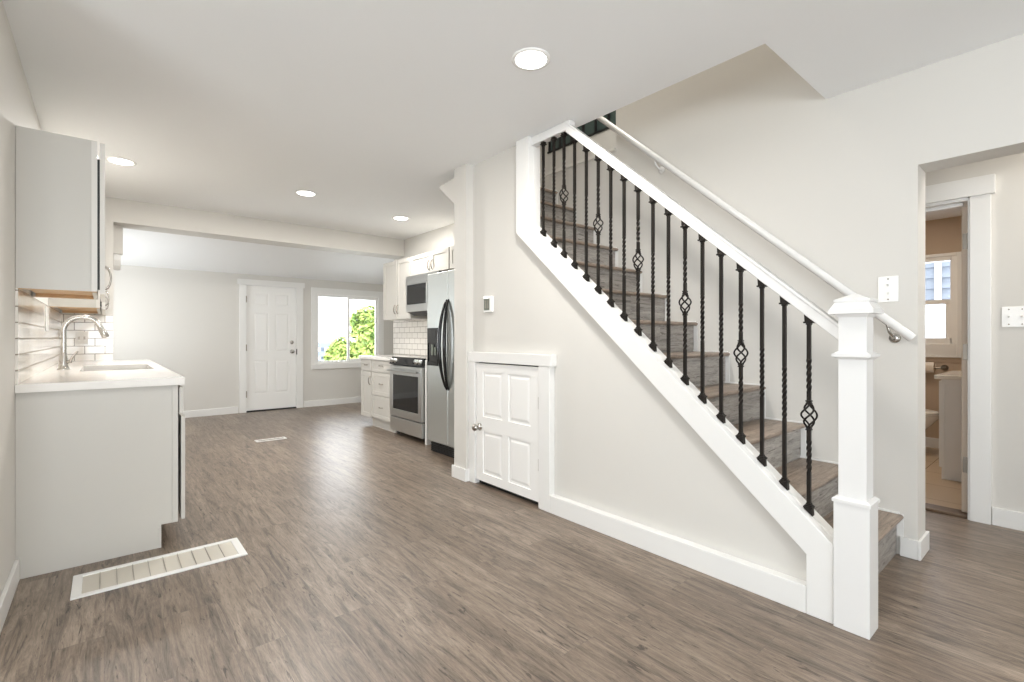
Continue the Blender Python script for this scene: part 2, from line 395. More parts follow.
struct('baseboard_wall_end', be, M['trim'], 0.003)
struct('baseboard_hall', MB().box(XH - 0.016, XH - 0.001, -3.5, 0.370, 0, 0.11).box(XH - 0.016, XH - 0.001, 1.35, 3.3, 0, 0.11), M['trim'], 0.003)

# bathroom doorway casing: flat boards with a wider head
cs = MB()
cs.box(4.168, XH, 0.374, 0.470, 0, 2.04); cs.box(4.168, XH, 1.24, 1.336, 0, 2.04); cs.box(4.155, XH, 0.355, 1.36, 2.04, 2.155)
struct('trim_6', cs, M['trim'], 0.002)
jb = MB()
jb.box(4.175, 4.315, 0.470, 0.480, 0.0, BZ - 0.02); jb.box(4.175, 4.315, 1.218, 1.24, 0.0, BZ - 0.02); jb.box(4.175, 4.315, 0.480, 1.218, BZ - 0.035, BZ - 0.001)
jb.box(4.215, 4.235, 0.504, 1.2, BZ - 0.055, BZ - 0.035)
struct('trim_7', jb, M['trim'], 0.002)
struct('trim_8', B(4.19, 4.315, 0.481, 1.217, 0.0, 0.018), mat('dark_threshold', srgb(104, 84, 66), 0.4), 0.004)
# open bathroom door, swung in against the vanity side
d3 = sgroup('door_3', (4.26, 0.5, 0))
build('door_panel', B(4.256, 4.98, 0.4815, 0.518, 0.022, 2.0), M['bathdoor'], d3, 0.002)
for z in (1.775, 1.06, 0.33):
    hg = MB().box(4.2525, 4.2558, 0.486, 0.512, z - 0.05, z + 0.05); hg.lathe((4.248, 0.4845, z - 0.052), [(0.006, 0), (0.006, 0.104)], 10)
    build('hinge', hg, M['hinge'], d3, 0.001)

# back door, casing
d1 = sgroup('door_1', (1.66, 8.35, 0))
def panelled(mb, x0, x1, z0, z1, panels, front, thick, ax, sgn):
    """raised-panel slab; the slab lies in the plane normal to ax with its visible face at `front`; sgn = direction into the slab"""
    def bx(a0, a1, c0, c1, d0, d1_):
        if ax == 'Y': mb.box(a0, a1, front + sgn * d0, front + sgn * d1_, c0, c1)
        else: mb.box(front + sgn * d0, front + sgn * d1_, a0, a1, c0, c1)
    bx(x0, x1, z0, z1, 0.010, thick)
    # rails and stiles around panels, as a grid
    xs = sorted({x0, x1} | {p[0] for p in panels} | {p[1] for p in panels}); zs = sorted({z0, z1} | {p[2] for p in panels} | {p[3] for p in panels})
    for i in range(len(xs) - 1):
        for j in range(len(zs) - 1):
            cx, cz = (xs[i] + xs[i + 1]) / 2, (zs[j] + zs[j + 1]) / 2
            if not any(p[0] < cx < p[1] and p[2] < cz < p[3] for p in panels):
                bx(xs[i], xs[i + 1], zs[j], zs[j + 1], 0.0, 0.011)
    for p in panels:      # raised field with sloped sides
        i0, i1 = 0.014, 0.034
        a = [(p[0] + i0, p[2] + i0), (p[1] - i0, p[2] + i0), (p[1] - i0, p[3] - i0), (p[0] + i0, p[3] - i0)]
        b = [(p[0] + i1, p[2] + i1), (p[1] - i1, p[2] + i1), (p[1] - i1, p[3] - i1), (p[0] + i1, p[3] - i1)]
        mk = lambda q, d: (q[0], front + sgn * d, q[1]) if ax == 'Y' else (front + sgn * d, q[0], q[1])
        mb.add([mk(q, 0.011) for q in a] + [mk(q, 0.003) for q in b], [(0, 1, 5, 4), (1, 2, 6, 5), (2, 3, 7, 6), (3, 0, 4, 7), (4, 5, 6, 7)])
    return mb
pn = []
for a, b in ((1.672 + 0.10, 2.035 - 0.045), (2.035 + 0.045, 2.398 - 0.10)):
    pn += [(a, b, 0.27, 0.80), (a, b, 0.93, 1.55), (a, b, 1.65, 1.86)]
build('door_panel', panelled(MB(), 1.672, 2.398, 0.022, 1.965, pn, YB + 0.012, 0.045, 'Y', 1), M['door'], d1)
build('door_frame', MB().box(DX0, 1.668, YB - 0.018, YB + 0.14, 0, DZ).box(2.402, DX1, YB - 0.018, YB + 0.14, 0, DZ).box(DX0, DX1, YB - 0.018, YB + 0.14, 1.969, DZ), M['trim'], d1)
kn = MB().lathe((2.335, YB + 0.012, 0.93), [(0.030, 0), (0.030, -0.006), (0.012, -0.010), (0.012, -0.034), (0.026, -0.042), (0.030, -0.055), (0.022, -0.068), (0.0, -0.070)], 20, 'Y')
build('door_knob', kn, M['nickel'], d1)
build('deadbolt', MB().lathe((2.335, YB + 0.012, 1.08), [(0.030, 0), (0.030, -0.01), (0.024, -0.016), (0.0, -0.018)], 20, 'Y').box(2.331, 2.339, YB - 0.028, YB - 0.005, 1.062, 1.098), M['nickel'], d1)
build('strike_plate', B(2.4005, 2.412, YB - 0.0195, YB - 0.001, 0.88, 0.97), M['blackm'], d1)
for z in (1.75, 1.0, 0.28): build('hinge', B(1.660, 1.674, YB - 0.021, YB + 0.012, z - 0.05, z + 0.05), M['hinge'], d1)
build('door_sill', B(1.66, 2.41, YB - 0.012, YB + 0.13, 0, 0.018), M['blackm'], d1)
cs = MB()
cs.box(1.572, 1.655, YB - 0.018, YB, 0, 1.975); cs.box(2.415, 2.508, YB - 0.018, YB, 0, 1.975); cs.box(1.548, 2.532, YB - 0.024, YB, 1.975, 2.058)
struct('trim_9', cs, M['trim'], 0.003)

# back window: casing, vinyl slider frame, two panes
w1 = sgroup('window_1', (3.28, YB, 0.7))
ca = MB(); ca.box(2.637, 2.735, YB - 0.018, YB, 0.712, 1.905); ca.box(3.835, 3.932, YB - 0.018, YB, 0.712, 1.905)
ca.box(2.637, 3.932, YB - 0.02, YB, 1.905, 2.0); ca.box(2.637, 3.932, YB - 0.03, YB, 0.625, 0.712)
build('casing', ca, M['trim'], w1, 0.003)
fr = MB(); a, b, z0, z1 = WX0, WX1, WZ0, WZ1
fr.box(a, a + 0.016, YB - 0.01, YB + 0.12, z0, z1); fr.box(b - 0.016, b, YB - 0.01, YB + 0.12, z0, z1)
fr.box(a + 0.016, b - 0.016, YB - 0.01, YB + 0.12, z0, z0 + 0.03); fr.box(a + 0.016, b - 0.016, YB - 0.01, YB + 0.12, z1 - 0.03, z1)
build('frame', fr, M['plastic'], w1, 0.002)
mid = 3.285
for k, (x0, x1, y, t) in enumerate(((a + 0.017, mid + 0.03, YB + 0.04, 0.018), (mid - 0.025, b - 0.017, YB + 0.012, 0.038))):
    s_ = MB(); s_.box(x0, x0 + t, y, y + 0.025, z0 + 0.031, z1 - 0.031); s_.box(x1 - t, x1, y, y + 0.025, z0 + 0.031, z1 - 0.031)
    s_.box(x0 + t, x1 - t, y, y + 0.025, z0 + 0.031, z0 + 0.031 + t); s_.box(x0 + t, x1 - t, y, y + 0.025, z1 - 0.031 - t, z1 - 0.031)
    sh = build('sash', s_, M['plastic'], w1, 0.002)
    build('pane', B(x0 + t, x1 - t, y + 0.010, y + 0.013, z0 + 0.031 + t, z1 - 0.031 - t), M['glass'], sh)

# upstairs strip window, dark glass and black bars
w3 = sgroup('window_3', (4.2, 3.5, 3.43))
build('pane', B(4.22, 4.235, SY0, SY1, SZ0, SZ1), M['teal'], w3)
br_ = MB()
for i in range(9): br_.box(4.185, 4.2, SY0 + 0.03 + i * 0.183, SY0 + 0.055 + i * 0.183, SZ0, SZ1)
br_.box(4.185, 4.2, SY0, SY1, SZ0, SZ0 + 0.02)
build('bars', br_, M['blackm'], w3)

# under-stair door and casing
cs = MB()
cs.box(2.235, XS - 0.0005, 2.272, 2.378, 0, 0.962); cs.box(2.235, XS - 0.0005, 3.112, 3.199, 0, 0.962); cs.box(2.230, XS - 0.0005, 2.252, 3.199, 0.962, 1.040)
struct('trim_10', cs, M['trim'], 0.003)
d2 = sgroup('door_2', (2.252, 2.38, 0))
pn = []
for a, b in ((2.384 + 0.085, 2.745 - 0.035), (2.745 + 0.035, 3.106 - 0.085)):
    pn += [(a, b, 0.10, 0.43), (a, b, 0.54, 0.89)]
build('door_panel', panelled(MB(), 2.383, 3.107, 0.036, 0.952, pn, 2.248, 0.034, 'X', 1), M['door'], d2)
kn = MB().lathe((2.248, 3.055, 0.455), [(0.028, 0), (0.028, -0.006), (0.011, -0.01), (0.011, -0.034), (0.025, -0.042), (0.029, -0.055), (0.02, -0.066), (0.0, -0.068)], 20, 'X')
build('door_knob', kn, M['nickel'], d2)
for z in (0.71, 0.29): build('hinge', MB().lathe((2.245, 2.381, z - 0.04), [(0.006, 0), (0.006, 0.08)], 10), M['hinge'], d2)
struct('door_gap_shade', B(2.2825, XS - 0.0002, 2.379, 3.111, 0.0, 0.961), M['blackm'])  # black sheet behind the door, stands in for the shade in its gaps

# ================================================================== STAIRCASE
st = thing('staircase', 'straight flight of grey-brown laminate stairs rising along the wall behind the black balusters', 'staircase', (2.8, 0.63, 0))
X0, X1 = 2.355, 3.226
RUN, RISE = 0.2318, 0.2105
for n in range(1, 13):
    y = 0.63 + RUN * (n - 1); z = 0.216 + (n - 1) * 0.2093
    zb = 0 if n == 1 else z - 0.2093
    t = MB(); t.box(X0, X1, y, y + RUN + 0.018, z - 0.024, z)
    t.lathe((X0, y, z - 0.013), [(0.0125, 0), (0.0125, X1 - X0)], 12, 'X')
    build('tread', t, M['tread'], st, 0.002)
    build('riser', B(X0, X1, y + 0.018, y + 0.036, zb, z - 0.024), M['riser'], st)
y = 0.63 + RUN * 12
build('riser', B(2.405, X1, y + 0.018, y + 0.036, 0.216 + 11 * 0.2093, 2.70), M['riser'], st)

build('carriage', MB().prism([(0.69, 0.0), (0.95, 0.0), (3.32, 2.14), (3.32, 2.36), (0.95, 0.215), (0.69, 0.17)], 'X', X0 + 0.02, X1 - 0.02), M['blackm'], st)
# thin white strip along the far side of each step
sk = MB()
for n in range(1, 13):
    y = 0.63 + RUN * (n - 1); z = 0.216 + (n - 1) * 0.2093
    sk.box(X1 - 0.010, X1 + 0.002, y + 0.004, y + RUN + 0.018, z + 0.0005, z + 0.010)
    if n > 1: sk.box(X1 - 0.004, X1 + 0.002, y - 0.010, y + 0.017, z - 0.2093 + 0.01, z + 0.0)
    else: sk.box(X1 - 0.004, X1 + 0.002, y - 0.012, y + 0.017, 0.10, z)
struct('trim_12', sk, M['trim'])

# ================================================================== RAILING
rl = thing('stair_railing', 'white newel post and sloping handrail with eighteen dark twisted iron balusters', 'railing', (2.285, 0.59, 0))
nb = MB(); nx, ny = 2.2845, 0.5885
nb.box(nx - 0.0600, nx + 0.0600, ny - 0.0600, ny + 0.0600, 0, 0.500)
def frustum(mb, z0, h0, z1, h1):
    mb.ring([[(nx + sx * h, ny + sy * h, z) for sx, sy in ((-1, -1), (1, -1), (1, 1), (-1, 1))] for z, h in ((z0, h0), (z1, h1))], False); return mb
frustum(nb, 0.500, 0.065, 0.512, 0.065); frustum(nb, 0.512, 0.065, 0.522, 0.052)
nw = build('newel_post', nb, M['rail'], rl, 0.002)
sh = MB(); hs = 0.047
sh.box(nx - hs, nx + hs, ny - hs, ny + hs, 0.52, 1.25)
build('shaft', sh, M['rail'], nw, 0.002)
rg = MB(); frustum(rg, 1.066, hs + 0.003, 1.076, hs + 0.014); frustum(rg, 1.076, hs + 0.018, 1.088, hs + 0.018); frustum(rg, 1.088, hs + 0.014, 1.096, hs + 0.003)
build('collar', rg, M['rail'], nw, 0.001)
cp = MB(); frustum(cp, 1.232, hs + 0.003, 1.245, hs + 0.010); frustum(cp, 1.245, 0.075, 1.262, 0.075); frustum(cp, 1.262, 0.073, 1.292, 0.056); frustum(cp, 1.292, 0.060, 1.302, 0.060); frustum(cp, 1.302, 0.058, 1.324, 0.010)
build('cap', cp, M['rail'], nw, 0.002)
# sloped rail and the short level rail under the ceiling
RS = 0.885
zr = lambda y: 1.215 + RS * (y - 0.651)        # top surface of rail
hr = MB()
hr.prism([(0.637, zr(0.637) - 0.070), (2.158, zr(2.158) - 0.070), (2.158, zr(2.158)), (0.637, zr(0.637))], 'X', 2.268, 2.312)
hr.prism([(0.637, zr(0.637) - 0.016), (2.155, zr(2.155) - 0.016), (2.155, zr(2.155)), (0.637, zr(0.637))], 'X', 2.262, 2.318)
hr.box(2.265, 2.318, 2.12, 2.482, 2.488, 2.546)
build('handrail', hr, M['rail'], rl, 0.004)

BX = 2.290
def bar(mb, z0, z1, th0=0.0, tw=0.0, w=0.0072, n=1):
    """square bar with optional twist"""
    rings = []
    for k in range(n + 1):
        z = z0 + (z1 - z0) * k / n; a0 = th0 + tw * k / n
        rings.append([(BX + w * 1.414 * math.cos(a0 + PI / 4 + i * PI / 2), yb + w * 1.414 * math.sin(a0 + PI / 4 + i * PI / 2), z) for i in range(4)])
    mb.ring(rings, False)
US = [543.8, 554.5, 564, 574.3, 586.9, 598.7, 610.6, 623.9, 638, 652.9, 668.5, 685.7, 702.4, 721.5, 741, 762, 784, 808.9]
YS = [2.385, 2.283, 2.191, 2.098, 2.000, 1.905, 1.810, 1.714, 1.618, 1.522, 1.427, 1.331, 1.236, 1.140, 1.045, 0.949, 0.854, 0.757]
for i, yb in enumerate(YS):
    zb_ = zt(yb); ztop = (2.488 if yb > 2.12 else zr(yb) - 0.070)
    Lh = ztop - zb_; zc = (ztop + zb_) / 2
    m_ = MB()
    if i % 3 == 2:
        segs = []; k = Lh / 0.83; up_ = MB()
        zk0, zk1 = zc - 0.054, zc + 0.048
        z = zb_
        for kind, z2 in (('p', zk0 - 0.19 * k), ('t', zk0 - 0.055 * k), ('p', zk0)): segs.append((kind, z, z2)); z = z2
        z = zk1
        for kind, z2 in (('p', zk1 + 0.05 * k), ('t', zk1 + 0.19 * k), ('p', ztop)): segs.append((kind, z, z2)); z = z2
        for kind, a, b in segs:
            mm = m_ if a < zk0 else up_
            if kind == 'p': bar(mm, a, b)
            else: bar(mm, a, b, 0, PI * 2.5, n=40)
    else:
        tl = (0.23 if i > 1 else 0.40) * Lh / 0.83
        if i == 3 or i == 7 or i == 10: zc2 = zc - 0.05
        else: zc2 = zc
        bar(m_, zb_, zc2 - tl / 2); bar(m_, zc2 - tl / 2, zc2 + tl / 2, 0, PI * 2 * tl / 0.10, n=72); bar(m_, zc2 + tl / 2, ztop)
    bo = build('baluster', m_, M['iron'], rl)
    if i % 3 == 2:      # twisted basket between two collars
        build('upper_bar', up_, M['iron'], bo)
        k_ = MB()
        for zz in (zk0 - 0.012, zk1 - 0.004):
            k_.box(BX - 0.0105, BX + 0.0105, yb - 0.0105, yb + 0.0105, zz, zz + 0.006); k_.box(BX - 0.0085, BX + 0.0085, yb - 0.0085, yb + 0.0085, zz + 0.006, zz + 0.011); k_.box(BX - 0.0105, BX + 0.0105, yb - 0.0105, yb + 0.0105, zz + 0.011, zz + 0.017)
        for q in range(4):
            pts = []
            for s_ in range(21):
                t = s_ / 20; r = 0.005 + 0.024 * math.sin(PI * t) ** 0.9; a = q * PI / 2 + t * PI * 1.15
                pts.append((BX + r * math.cos(a), yb + r * math.sin(a), zk0 + (zk1 - zk0) * t))
            k_.tube(pts, 0.0040, 8)
        build('basket', k_, M['iron'], bo)
    # shoes: bottom follows the stringer slope, top follows the rail slope
    sb = MB(); h = 0.0135
    zo = lambda y: zt(y)
    sb.prism([(yb - h - 0.003, zo(yb - h) + 0.0), (yb + h + 0.003, zo(yb + h + 0.003)), (yb + h, zo(yb) + 0.032), (yb - h, zo(yb) + 0.032)], 'X', BX - h, BX + h)
    sb.box(BX - h - 0.004, BX + h + 0.004, yb - h - 0.004, yb + h + 0.004, zo(yb) + 0.020, zo(yb) + 0.027)
    sb.box(BX - 0.010, BX + 0.010, yb - 0.010, yb + 0.010, zo(yb) + 0.032, zo(yb) + 0.039)
    build('shoe', sb, M['iron'], bo, 0.001)
    sb = MB()
    if yb > 2.12:
        sb.box(BX - h, BX + h, yb - h, yb + h, ztop - 0.014, ztop); sb.box(BX - h - 0.004, BX + h + 0.004, yb - h - 0.004, yb + h + 0.004, ztop - 0.020, ztop - 0.014); sb.box(BX - .01, BX + .01, yb - .01, yb + .01, ztop - 0.030, ztop - 0.020)
    else:
        zr0 = lambda y: zr(y) - 0.070
        sb.prism([(yb - h, zr0(yb) - 0.020), (yb + h, zr0(yb) - 0.020), (yb + h + 0.002, zr0(yb + h + 0.002)), (yb - h, zr0(yb - h))], 'X', BX - h, BX + h)
        sb.box(BX - h - 0.004, BX + h + 0.004, yb - h - 0.004, yb + h + 0.004, zr0(yb) - 0.026, zr0(yb) - 0.019)
        sb.box(BX - 0.010, BX + 0.010, yb - 0.010, yb + 0.010, zr0(yb) - 0.033, zr0(yb) - 0.026)
    build('shoe', sb, M['iron'], bo, 0.001)

# wall handrail on the far wall
wr_ = thing('wall_handrail', 'round white handrail on metal brackets climbing the far stairwell wall', 'handrail', (3.17, 0.57, 1.15))
rp = lambda y: 1.152 + 0.900 * (y - 0.573)
RX = 3.165
pts = [(RX + 0.012, 0.575, rp(0.575) - 0.002), (RX, 0.595, rp(0.595)), (RX, 0.62, rp(0.62)), (RX, 1.6, rp(1.6)), (RX, 2.62, rp(2.62))]
build('rail', MB().tube(pts, 0.0225, 16), M['rail'], wr_)
for yy in (0.675, 2.09):
    z = rp(yy) - 0.02
    bk = MB().lathe((XF - 0.001, yy - 0.02, z - 0.075), [(0.026, 0), (0.026, -0.006), (0.012, -0.010), (0.0, -0.011)], 16, 'X')
    bk.tube([(XF - 0.008, yy - 0.02, z - 0.075), (XF - 0.04, yy - 0.018, z - 0.07), (RX, yy - 0.008, z - 0.04), (RX, yy, z - 0.002)], 0.007, 10)
    bk.box(RX - 0.012, RX + 0.012, yy - 0.025, yy + 0.025, z - 0.006, z + 0.002, Matrix.Translation((0, yy, z)) @ Matrix.Rotation(math.atan(0.9), 4, 'X') @ Matrix.Translation((0, -yy, -z)))
    build('bracket', bk, M['nickel'] if yy < 1 else M['rail'], wr_)

# ================================================================== wall fittings
def plate_x(name, label, cat, x, yc, zc, w, h, toggles, group=None):
    o = thing(name, label, cat, (x, yc, zc))
    build('cover_plate', B(x - 0.006, x - 0.0005, yc - w / 2, yc + w / 2, zc - h / 2, zc + h / 2), M['plastic'], o, 0.002)
    for t in toggles:
        if t[2] == 'toggle':
            tg = MB().box(x - 0.008, x - 0.006, yc + t[0] - 0.006, yc + t[0] + 0.006, zc + t[1] - 0.013, zc + t[1] + 0.013)
            tg.prism([(x - 0.019, zc + t[1] + 0.006), (x - 0.007, zc + t[1] - 0.006), (x - 0.007, zc + t[1] + 0.009), (x - 0.018, zc + t[1] + 0.012)], 'Y', yc + t[0] - 0.004, yc + t[0] + 0.004)
            build('toggle', tg, M['plastic'], o)
        else:
            build('screw', MB().lathe((x - 0.006, yc + t[0], zc + t[1]), [(0.004, 0), (0.004, -0.0015), (0.0, -0.002)], 8, 'X'), M['hinge'], o)
    return o
plate_x('light_switch', 'white switch plate on the stairwell wall above the lower end of the round handrail', 'switch', XF, 0.684, 1.413, 0.090, 0.138, [(0, 0.02, 'toggle'), (0, -0.025, 'toggle'), (0, 0.055, 's'), (0, -0.055, 's')])
plate_x('light_switch', 'white double switch plate on the hall wall beside the bathroom door casing', 'switch', XH, 0.270, 1.278, 0.118, 0.122, [(0.028, 0, 'toggle'), (-0.028, 0, 'toggle'), (0.028, 0.045, 's'), (0.028, -0.045, 's'), (-0.028, 0.045, 's'), (-0.028, -0.045, 's')])
th = thing('thermostat', 'small white wall thermostat with grey face above the little under-stair door', 'thermostat', (XS, 2.98, 1.41))
build('housing', B(XS - 0.022, XS - 0.0005, 2.925, 3.035, 1.350, 1.472), M['plastic'], th, 0.005)
build('display', B(XS - 0.0245, XS - 0.021, 2.955, 3.025, 1.365, 1.460), M['screen'], th, 0.002)
build('button_row', MB().box(XS - 0.026, XS - 0.024, 2.965, 2.975, 1.38, 1.44).box(XS - 0.026, XS - 0.024, 2.995, 3.003, 1.38, 1.44), M['hinge'], th)

# recessed downlights
LIT = [(1.635, 1.792, 'recessed round ceiling light in front of the stairwell, largest and nearest of the lit ones', 18),
       (1.484, 4.848, 'recessed round ceiling light in the middle of the kitchen ceiling', 25),
       (2.641, 5.144, 'recessed round ceiling light above the stove and fridge side of the kitchen', 10),
       (0.097, 4.914, 'recessed round ceiling light beside the left upper cabinets, partly a bright glow', 18)]
first = None
for x, y, lab, pw in LIT:
    if first is None:
        o = thing('ceiling_light', lab, 'ceiling light', (x, y, H), 'recessed ceiling lights')
        build('trim_ring', MB().lathe((x, y, H), [(0.098, -0.0005), (0.098, -0.004), (0.088, -0.008), (0.078, -0.006), (0.078, -0.0005)], 40), M['plastic'], o)
        build('lens', MB().lathe((x, y, H), [(0.0, -0.0062), (0.078, -0.0062), (0.078, -0.003), (0.0, -0.003)], 40), M['lens'], o)
        first = o
    else: o = dup(first, (x, y, H), lab)
    l = bpy.data.lights.new('downlight', 'AREA'); l.shape = 'DISK'; l.size = 0.15; l.energy = pw; l.color = (1, 0.965, 0.92); l.spread = math.radians(180)
    lo = bpy.data.objects.new('downlight', l); COL.objects.link(lo); lo.location = (x, y, H - 0.012)
# bathroom ceiling lamp; unseen fill lamps added for upstairs and hall
for nm, x, y, z, pw, col in (('bathroom_light', 5.4, 1.1, 2.37, 9, (1, 0.86, 0.70)), ('upstairs_fill', 2.95, 2.4, 4.85, 23, (1, 0.96, 0.9)), ('hall_fill', 3.8, -0.6, H - 0.012, 16, (1, 0.95, 0.88))):
    l = bpy.data.lights.new(nm, 'AREA'); l.shape = 'DISK'; l.size = 0.3; l.energy = pw; l.color = col
    lo = bpy.data.objects.new(nm, l); COL.objects.link(lo); lo.location = (x, y, z)

# ================================================================== floor grilles
def grille(name, label, x0, x1, y0, y1, bw, nx_, ny_, louvre=False):
    o = thing(name, label, 'floor vent', ((x0 + x1) / 2, (y0 + y1) / 2, 0))
    fr = MB(); t = bw
    fr.box(x0, x1, y0, y0 + t, 0.0005, 0.009); fr.box(x0, x1, y1 - t, y1, 0.0005, 0.009); fr.box(x0, x0 + t * 1.3, y0 + t, y1 - t, 0.0005, 0.009); fr.box(x1 - t * 1.3, x1, y0 + t, y1 - t, 0.0005, 0.009)
    build('frame', fr, M['trim'], o, 0.002)
    g = MB(); g.box(x0 + t * 1.3, x1 - t * 1.3, y0 + t, y1 - t, 0.0006, 0.003)
    build('filter', g, M['filter'] if not louvre else M['grid'], o)
    g = MB(); a0, a1, b0, b1 = x0 + t * 1.3, x1 - t * 1.3, y0 + t, y1 - t
    for i in range(1, nx_): g.box(a0 + (a1 - a0) * i / nx_ - 0.0012, a0 + (a1 - a0) * i / nx_ + 0.0012, b0, b1, 0.003, 0.0075)
    for j in range(1, ny_): g.box(a0, a1, b0 + (b1 - b0) * j / ny_ - 0.0006, b0 + (b1 - b0) * j / ny_ + 0.0006, 0.003, 0.006)
    build('grid', g, M['grid'], o)
M['filter'] = mat('filter_mesh', srgb(204, 198, 186), 0.8, bump=0.3, bscale=300)
M['grid'] = mat('grille_bars', srgb(160, 154, 144), 0.5)
grille('floor_vent', 'long white return air grille lying in the floor near the left base cabinet', -0.117, 0.578, 2.859, 3.130, 0.028, 10, 1)
grille('floor_vent', 'small white floor register far back on the kitchen floor', 1.275, 1.590, 5.87, 5.975, 0.018, 6, 4, True)

# ================================================================== LEFT KITCHEN RUN
def pull(mb, p0, p1, out, r=0.005, n=10):
    """arched bar pull from p0 to p1 standing off along vector out"""
    p0, p1, out = Vector(p0), Vector(p1), Vector(out); pts = []
    for i in range(13):
        t = i / 12; pts.append(p0.lerp(p1, t) + out * (math.sin(PI * t) ** 0.5))
    mb.tube(pts, r, n); return mb
def shaker(mb, x, sgn, y0, y1, z0, z1, st_=0.055, th=0.019):
    """shaker front on plane X=x, facing sgn*-X ... front face at x, body goes +sgn"""
    mb.box(x + sgn * 0.008, x + sgn * th, y0, y1, z0, z1)
    if y1 - y0 > 2.4 * st_ and z1 - z0 > 2.4 * st_:
        mb.box(x, x + sgn * 0.009, y0, y0 + st_, z0, z1); mb.box(x, x + sgn * 0.009, y1 - st_, y1, z0, z1)
        mb.box(x, x + sgn * 0.009, y0 + st_, y1 - st_, z0, z0 + st_); mb.box(x, x + sgn * 0.009, y0 + st_, y1 - st_, z1 - st_, z1)
    else: mb.box(x, x + sgn * 0.009, y0, y1, z0, z1)
    return mb
def base_left(y0, y1, label, first=False, sink=False):
    o = thing('base_cabinet', label, 'cabinet', (0, (y0 + y1) / 2, 0))
    b = MB(); b.prism([(XL + 0.001, 0), (0.236, 0), (0.236, 0.125), (0.312, 0.125), (0.312, 0.888), (XL + 0.001, 0.888)], 'Y', y0, y0 + 0.018)
    b.prism([(XL + 0.001, 0), (0.236, 0), (0.236, 0.125), (0.312, 0.125), (0.312, 0.888), (XL + 0.001, 0.888)], 'Y', y1 - 0.018, y1)
    top = 0.888 if not sink else 0.66
    b.box(XL + 0.001, 0.30, y0 + 0.018, y1 - 0.018, 0.125, top); b.box(XL + 0.001, 0.225, y0 + 0.018, y1 - 0.018, 0, 0.125)
    b.box(0.29, 0.312, y0 + 0.018, y1 - 0.018, 0.66, 0.888)
    build('body', b, M['cab'], o)
    if first:
        build('end_stile', B(0.285, 0.3125, y0 - 0.004, y0 - 0.0002, 0.125, 0.886), M['cab'], o, 0.001)
        build('toe_trim', B(0.222, 0.2365, y0 - 0.003, y0 - 0.0002, 0.0, 0.112), M['cab'], o, 0.001)
    dr = shaker(MB(), 0.338, -1, y0 + 0.003, y1 - 0.003, 0.728, 0.875)
    dr_o = build('drawer_front', dr, M['cab'], o, 0.0015)
    build('pull', pull(MB(), (0.338, (y0 + y1) / 2 - 0.06, 0.80), (0.338, (y0 + y1) / 2 + 0.06, 0.80), (0.028, 0, 0)), M['nickel'], dr_o)
    ds = ((y0 + 0.003, y1 - 0.003),) if y1 - y0 < 0.7 else ((y0 + 0.003, (y0 + y1) / 2 - 0.0015), ((y0 + y1) / 2 + 0.0015, y1 - 0.003))
    for a, c_ in ds:
        d = build('cabinet_door', shaker(MB(), 0.346, -1, a, c_, 0.132, 0.712), M['cab'], o, 0.0015)
        build('pull', pull(MB(), (0.346, c_ - 0.04, 0.55), (0.346, c_ - 0.04, 0.67), (0.028, 0, 0)), M['nickel'], d)
base_left(3.270, 4.05, 'grey base cabinet with its flat end panel facing the camera, left foreground', True)
base_left(4.053, 5.15, 'grey sink base cabinet under the faucet, behind the foreground end panel', sink=True)
base_left(5.153, 6.235, 'grey base cabinet at the far end of the left counter')
# countertop with sink cut-out
SX0, SX1, SYa, SYb = -0.13, 0.27, 4.28, 5.10
ct = MB(); z0, z1 = 0.890, 0.930; xa, xb, ya, yb_ = XL + 0.002, 0.341, 3.245, 6.246
ct.box(xa, SX0, ya, yb_, z0, z1); ct.box(SX1, xb, ya, yb_, z0, z1); ct.box(SX0, SX1, ya, SYa, z0, z1); ct.box(SX0, SX1, SYb, yb_, z0, z1)
tag(build('countertop', ct, M['counter']), 'glossy white countertop along the left wall with sink cut-out', 'countertop')
sk_ = MB(); t = 0.012
sk_.box(SX0 - t, SX0, SYa - t, SYb + t, 0.70, 0.889); sk_.box(SX1, SX1 + t, SYa - t, SYb + t, 0.70, 0.889)
sk_.box(SX0, SX1, SYa - t, SYa, 0.70, 0.889); sk_.box(SX0, SX1, SYb, SYb + t, 0.70, 0.889); sk_.box(SX0, SX1, SYa, SYb, 0.70, 0.712)
so = thing('sink', 'undermount steel sink set into the left white countertop', 'sink', (0.06, 4.66, 0.7))
build('basin', sk_, M['steel'], so, 0.003)
build('drain', MB().lathe((0.06, 4.66, 0.712), [(0.045, 0), (0.045, 0.003), (0.03, 0.004), (0.0, 0.002)], 20), M['nickel'], so)
# faucet
fx, fy, fz = -0.222, 4.62, 0.9305
fo = thing('faucet', 'brushed nickel gooseneck faucet standing on the left countertop behind the sink', 'faucet', (fx, fy, fz))
build('base', MB().lathe((fx, fy, fz), [(0.034, 0), (0.034, 0.005), (0.029, 0.010), (0.027, 0.03), (0.022, 0.085), (0.0155, 0.12), (0.0135, 0.135)], 24), M['nickel'], fo)
pts = [(fx, fy, fz + 0.12), (fx, fy, fz + 0.27)]
R_ = 0.100
for i in range(1, 15):
    a = PI - i * (PI * 0.90) / 14; pts.append((fx + R_ + R_ * math.cos(a), fy, fz + 0.27 + R_ * math.sin(a)))
ex = pts[-1]; dx = Vector(pts[-1]) - Vector(pts[-2]); dx.normalize()
build('spout', MB().tube(pts, 0.0165, 14), M['nickel'], fo)
e0 = Vector(ex); build('spray_head', MB().tube([e0, e0 + dx * 0.02, e0 + dx * 0.03, e0 + dx * 0.075, e0 + dx * 0.085], [0.018, 0.019, 0.021, 0.024, 0.020], 16), M['nickel'], fo)
